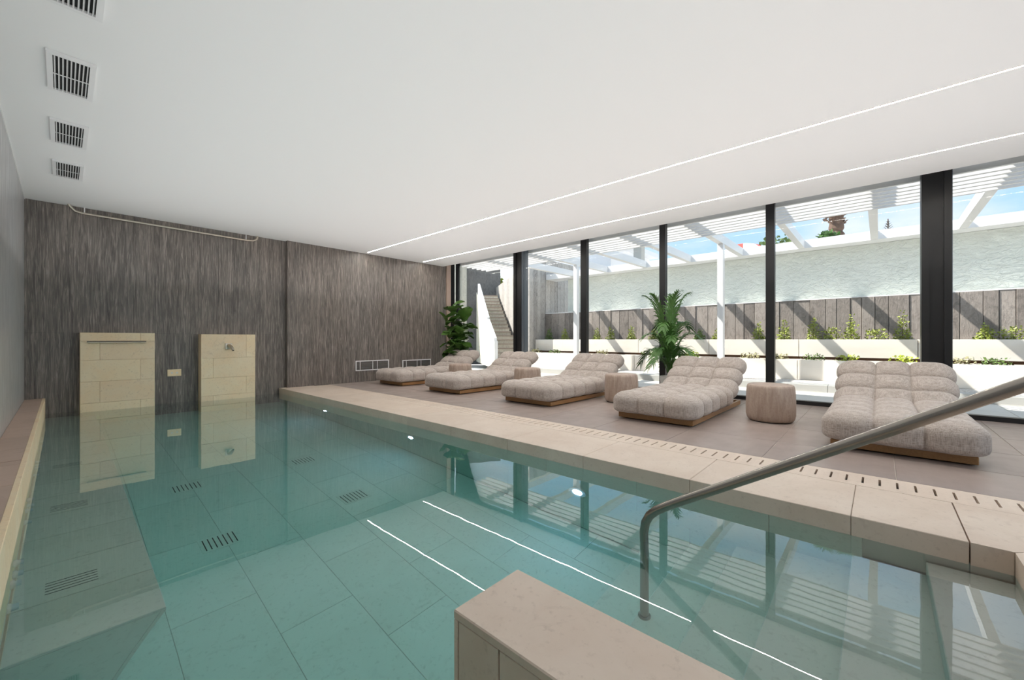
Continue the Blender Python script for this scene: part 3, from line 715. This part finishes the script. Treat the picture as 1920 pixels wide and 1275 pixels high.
def bpanel(c0, c1, lift, hgt):
    sl_ = .168/.29
    q = [P0 + rt*-.16 + sd*c0, P0 + rt*-.06 + sd*c0, P0 + rt*-.06 + sd*c1, P0 + rt*-.16 + sd*c1]
    zb = [max(0, sl_*c0+lift)]*2 + [sl_*c1+lift]*2
    return MB().hexa([(v.x, v.y, z) for v, z in zip(q, zb)], [(v.x, v.y, z+hgt) for v, z in zip(q, zb)])
for c0, c1, lf, hg in ((-.55, 1.15, .10, 1.05), (1.16, 2.7, .26, .95), (2.71, 4.1, .42, .80)):
    part('panel', bpanel(c0, c1, lf, hg), m_white, bal)
part('end_post', sb(-.17, -.05, -.70, -.56, 0, .95), m_white, bal)

# ------------------------------------------------------------------ planting outside
def leafball(b, c, r, n, size, rng, cone=1.0):
    for _ in range(n):
        while True:
            u = Vector((rng.uniform(-1,1), rng.uniform(-1,1), rng.uniform(0,1)))
            if math.hypot(u.x, u.y) < 1.0 - cone*u.z*.85: break
        p = Vector(c) + Vector((u.x*r[0], u.y*r[1], u.z*r[2]))
        d = Vector((rng.uniform(-1,1), rng.uniform(-1,1), rng.uniform(-.3,1))).normalized(); e_ = d.cross(Vector((rng.uniform(-1,1), rng.uniform(-1,1), rng.uniform(-1,1)))).normalized()
        s_ = size*rng.uniform(.7, 1.3)
        b.add([p, p + d*s_*.5 + e_*s_*.32, p + d*s_, p + d*s_*.5 - e_*s_*.32], [(0,1,2,3)])
def shrub(x, y, z, r, h, n, size, mat, label, cat='shrub', group=None, cone=1.0, seed=0, name='shrub'):
    rng = random.Random(seed*31+5); t = thing(name, (x, y, z), label, cat, group)
    part('stem', MB().tube([(x, y, z-.03), (x+.01, y, z+h*.85)], [.010, .004], 6), m_stem, t)
    b = MB(); leafball(b, (x, y, z), (r, r*1.15, h), n, size, rng, cone); part('foliage', b, mat, t)
ush = [(1030, .40), (1059, .42), (1119, .38), (1145, .42), (1184, .40), (1225, .30), (1312, .30), (1345, .28), (1422, .42), (1470, .50), (1525, .52), (1560, .26), (1597, .56), (1643, .22), (1692, .60), (1848, .30), (1900, .22)]
def ray_y(u, X):
    a = math.atan((u-960)/762) + rad(47.89); return X/math.tan(a)
spot = ['first from the concrete cross wall', 'second from the concrete cross wall', 'just right of the first thin mullion', 'second right of the first thin mullion', 'left of the palm', 'behind the left palm fronds', 'behind the right palm fronds', 'at the white post', 'just left of the third thin mullion',
        'just right of the third thin mullion', 'second right of the third thin mullion', 'low and wide, third right of the third thin mullion', 'upright, in the middle of the right pane', 'low, right of the upright one in the right pane', 'tallest, just left of the thick column', 'first right of the thick column', 'at the right picture edge']
for i, (u, h) in enumerate(ush):
    y = ray_y(u, 11.95); low = h < .28
    shrub(11.95, y, .95, .15 if not low else .20, h+.05, 330 if not low else 220, .05, m_shrub if i % 3 else m_shrubd if i in (0, 6) else m_shrub, 'yellow-green shrub in upper planters, ' + spot[i], 'shrub', 'shrubs in the upper planters', .95 if not low else .3, i)
gsp = [(1040, m_shrubd), (1130, m_grassy), (1215, m_shrubd), (1295, m_lime_l), (1405, m_grassy), (1460, m_grassy), (1524, m_shrubd), (1590, m_lime_l), (1692, m_lime_l), (1800, m_grassy), (1865, m_shrubd), (1005, m_grassy)]
gw_ = ['dark green, beside the cross wall', 'pale, right of the first thin mullion', 'dark green, left of the palm', 'lime green, right of the palm', 'pale silvery, left of the third thin mullion', 'pale, right of the third thin mullion',
       'dark round, two right of the third thin mullion', 'lime green, left of the nearest lounger', 'brightest lime green, left of the thick column', 'pale, right of the thick column', 'dark spiky, far right', 'pale, at the planter end']
for i, (u, mt) in enumerate(gsp):
    shrub(11.44, ray_y(u, 11.44), .48, .20, .17, 150, .05, mt, 'low tuft in the lower planters, ' + gw_[i], 'plant', 'tufts in the lower planters', .2, 60+i, 'ground_cover')

# ------------------------------------------------------------------ beyond the wall
def at(u, v, D):
    a = rad(47.89); f = Vector((math.sin(a), math.cos(a), 0)); r_ = Vector((math.cos(a), -math.sin(a), 0))
    return f*D + r_*((u-960)/762*D) + Vector((0, 0, 1 + (636.5-v)/762*D))
hs = thing('neighbour_house', (20, 14, 0), 'white flat-roofed neighbouring house seen between the pergola rafters', 'house')
HB = (19.2, 10.4, 24.0, 16.5)
part('wall', MB().box(HB[0], HB[1], -.3, HB[2], HB[3], 5.9), m_house, hs)
part('roof_edge', MB().box(HB[0]-.4, HB[1]-.5, 5.9, HB[2]+.2, HB[3]+.2, 6.15), m_house, hs)
part('lower_wing', MB().box(17.2, 12.6, -.3, 19.2, 18.0, 5.1), m_house, hs)
wv = part('window', MB().box(17.16, 14.1, 3.9, 17.21, 14.35, 4.8), m_dark, hs)
ch = part('chimney', MB().box(18.9, 8.6, 4.6, 19.3, 9.0, 5.6), m_kerb, hs)
part('chimney_cap', MB().box(18.6, 8.35, 5.6, 19.6, 10.4, 5.85), m_house, hs)
c_ = at(1568, 420, 24); 
pt_ = thing('palm_tree', (c_.x, c_.y, 0), 'shaggy brown palm trunk rising behind the stucco wall', 'tree')
prof = [(.42, 0)] ; zq = 0; rng = random.Random(2)
while zq < 10: zq += .16; prof.append((rng.uniform(.27, .40), zq))
part('trunk', MB().lathe((c_.x, c_.y, 0), prof, 12), m_bark, pt_)
sk_ = MB(); leafball(sk_, (c_.x, c_.y, 7.9), (.5, .5, 1.5), 200, .35, rng, -.2); part('dead_skirt', sk_, m_bark, pt_)
big = frond(9, 2.6, .9, 26, .8).mesh('frond', m_palm)
for q in range(14):
    o = link('frond', big, pt_, (0, 0, 9.8)); o.rotation_euler = (0, rad(-rng.uniform(0, 40)+25), q*.45)
for (u, v, D, r_, h, mt, lb, nm) in ((1552, 446, 20, .45, .55, m_palm, 'bright green palm tip poking over the wall left of the palm trunk', 'palm_shrub'),
                                 (1455, 462, 20, .9, .9, m_shrubd, 'green hedge top over the wall behind the third thin mullion', 'hedge'),
                                 (931, 535, 22.5, .45, 1.1, m_shrub, 'sunlit green bush above the top of the outdoor stairs', 'bush')):
    c_ = at(u, v, D); t = thing(nm, (c_.x, c_.y, 0), lb, 'shrub'); b = MB()
    leafball(b, (c_.x, c_.y, c_.z-h*.6), (r_, r_, h), 420, .2, rng, .3); part('foliage', b, mt, t)
    part('stem', MB().tube([(c_.x, c_.y, -.35), (c_.x, c_.y, c_.z)], .06, 6), m_stem, t)
c_ = at(1665, 433, 30); t = thing('norfolk_pine', (c_.x, c_.y, 0), 'small dark conifer tip far behind the stucco wall', 'tree')
part('trunk', MB().tube([(c_.x, c_.y, -.35), (c_.x, c_.y, c_.z+.9)], [.2, .03], 8), m_bark, t)
b = MB()
for q in range(9):
    zq = c_.z - .9 + q*.19; rr = .62*(1-q/10)
    for w in range(7):
        a = w*.9+q; e_ = Vector((math.cos(a), math.sin(a), .75))*rr; p = Vector((c_.x, c_.y, zq)); s_ = Vector((-math.sin(a), math.cos(a), 0))*.05
        b.add([p-s_, p+s_, p+e_+s_*.4, p+e_-s_*.4], [(0,1,2,3)])
part('branches', b, m_concd, t)
c_ = at(1394, 470, 17); um_ = thing('parasol', (c_.x, c_.y, 0), 'red and white parasol top showing over the stucco wall', 'parasol')
part('pole', MB().tube([(c_.x, c_.y, -.35), (c_.x, c_.y, c_.z+.25)], .025, 8), m_white, um_)
for q in range(8):
    vs = []; n = 5
    for i in range(n+1):
        t_q = i/n; rr = .95*math.sin(t_q*1.25)/.95; zz = c_.z + .28 - .55*(1-math.cos(t_q*1.25))
        for a in (q*math.pi/4+.2, (q+.5)*math.pi/4+.2, (q+1)*math.pi/4+.2): vs.append((c_.x+rr*.9*math.cos(a), c_.y+rr*.9*math.sin(a), zz))
    part('canopy_gore', MB().add(vs, [(i*3+j, i*3+j+1, i*3+j+4, i*3+j+3) for i in range(n) for j in range(2)]), m_red if q % 2 else m_white, um_)
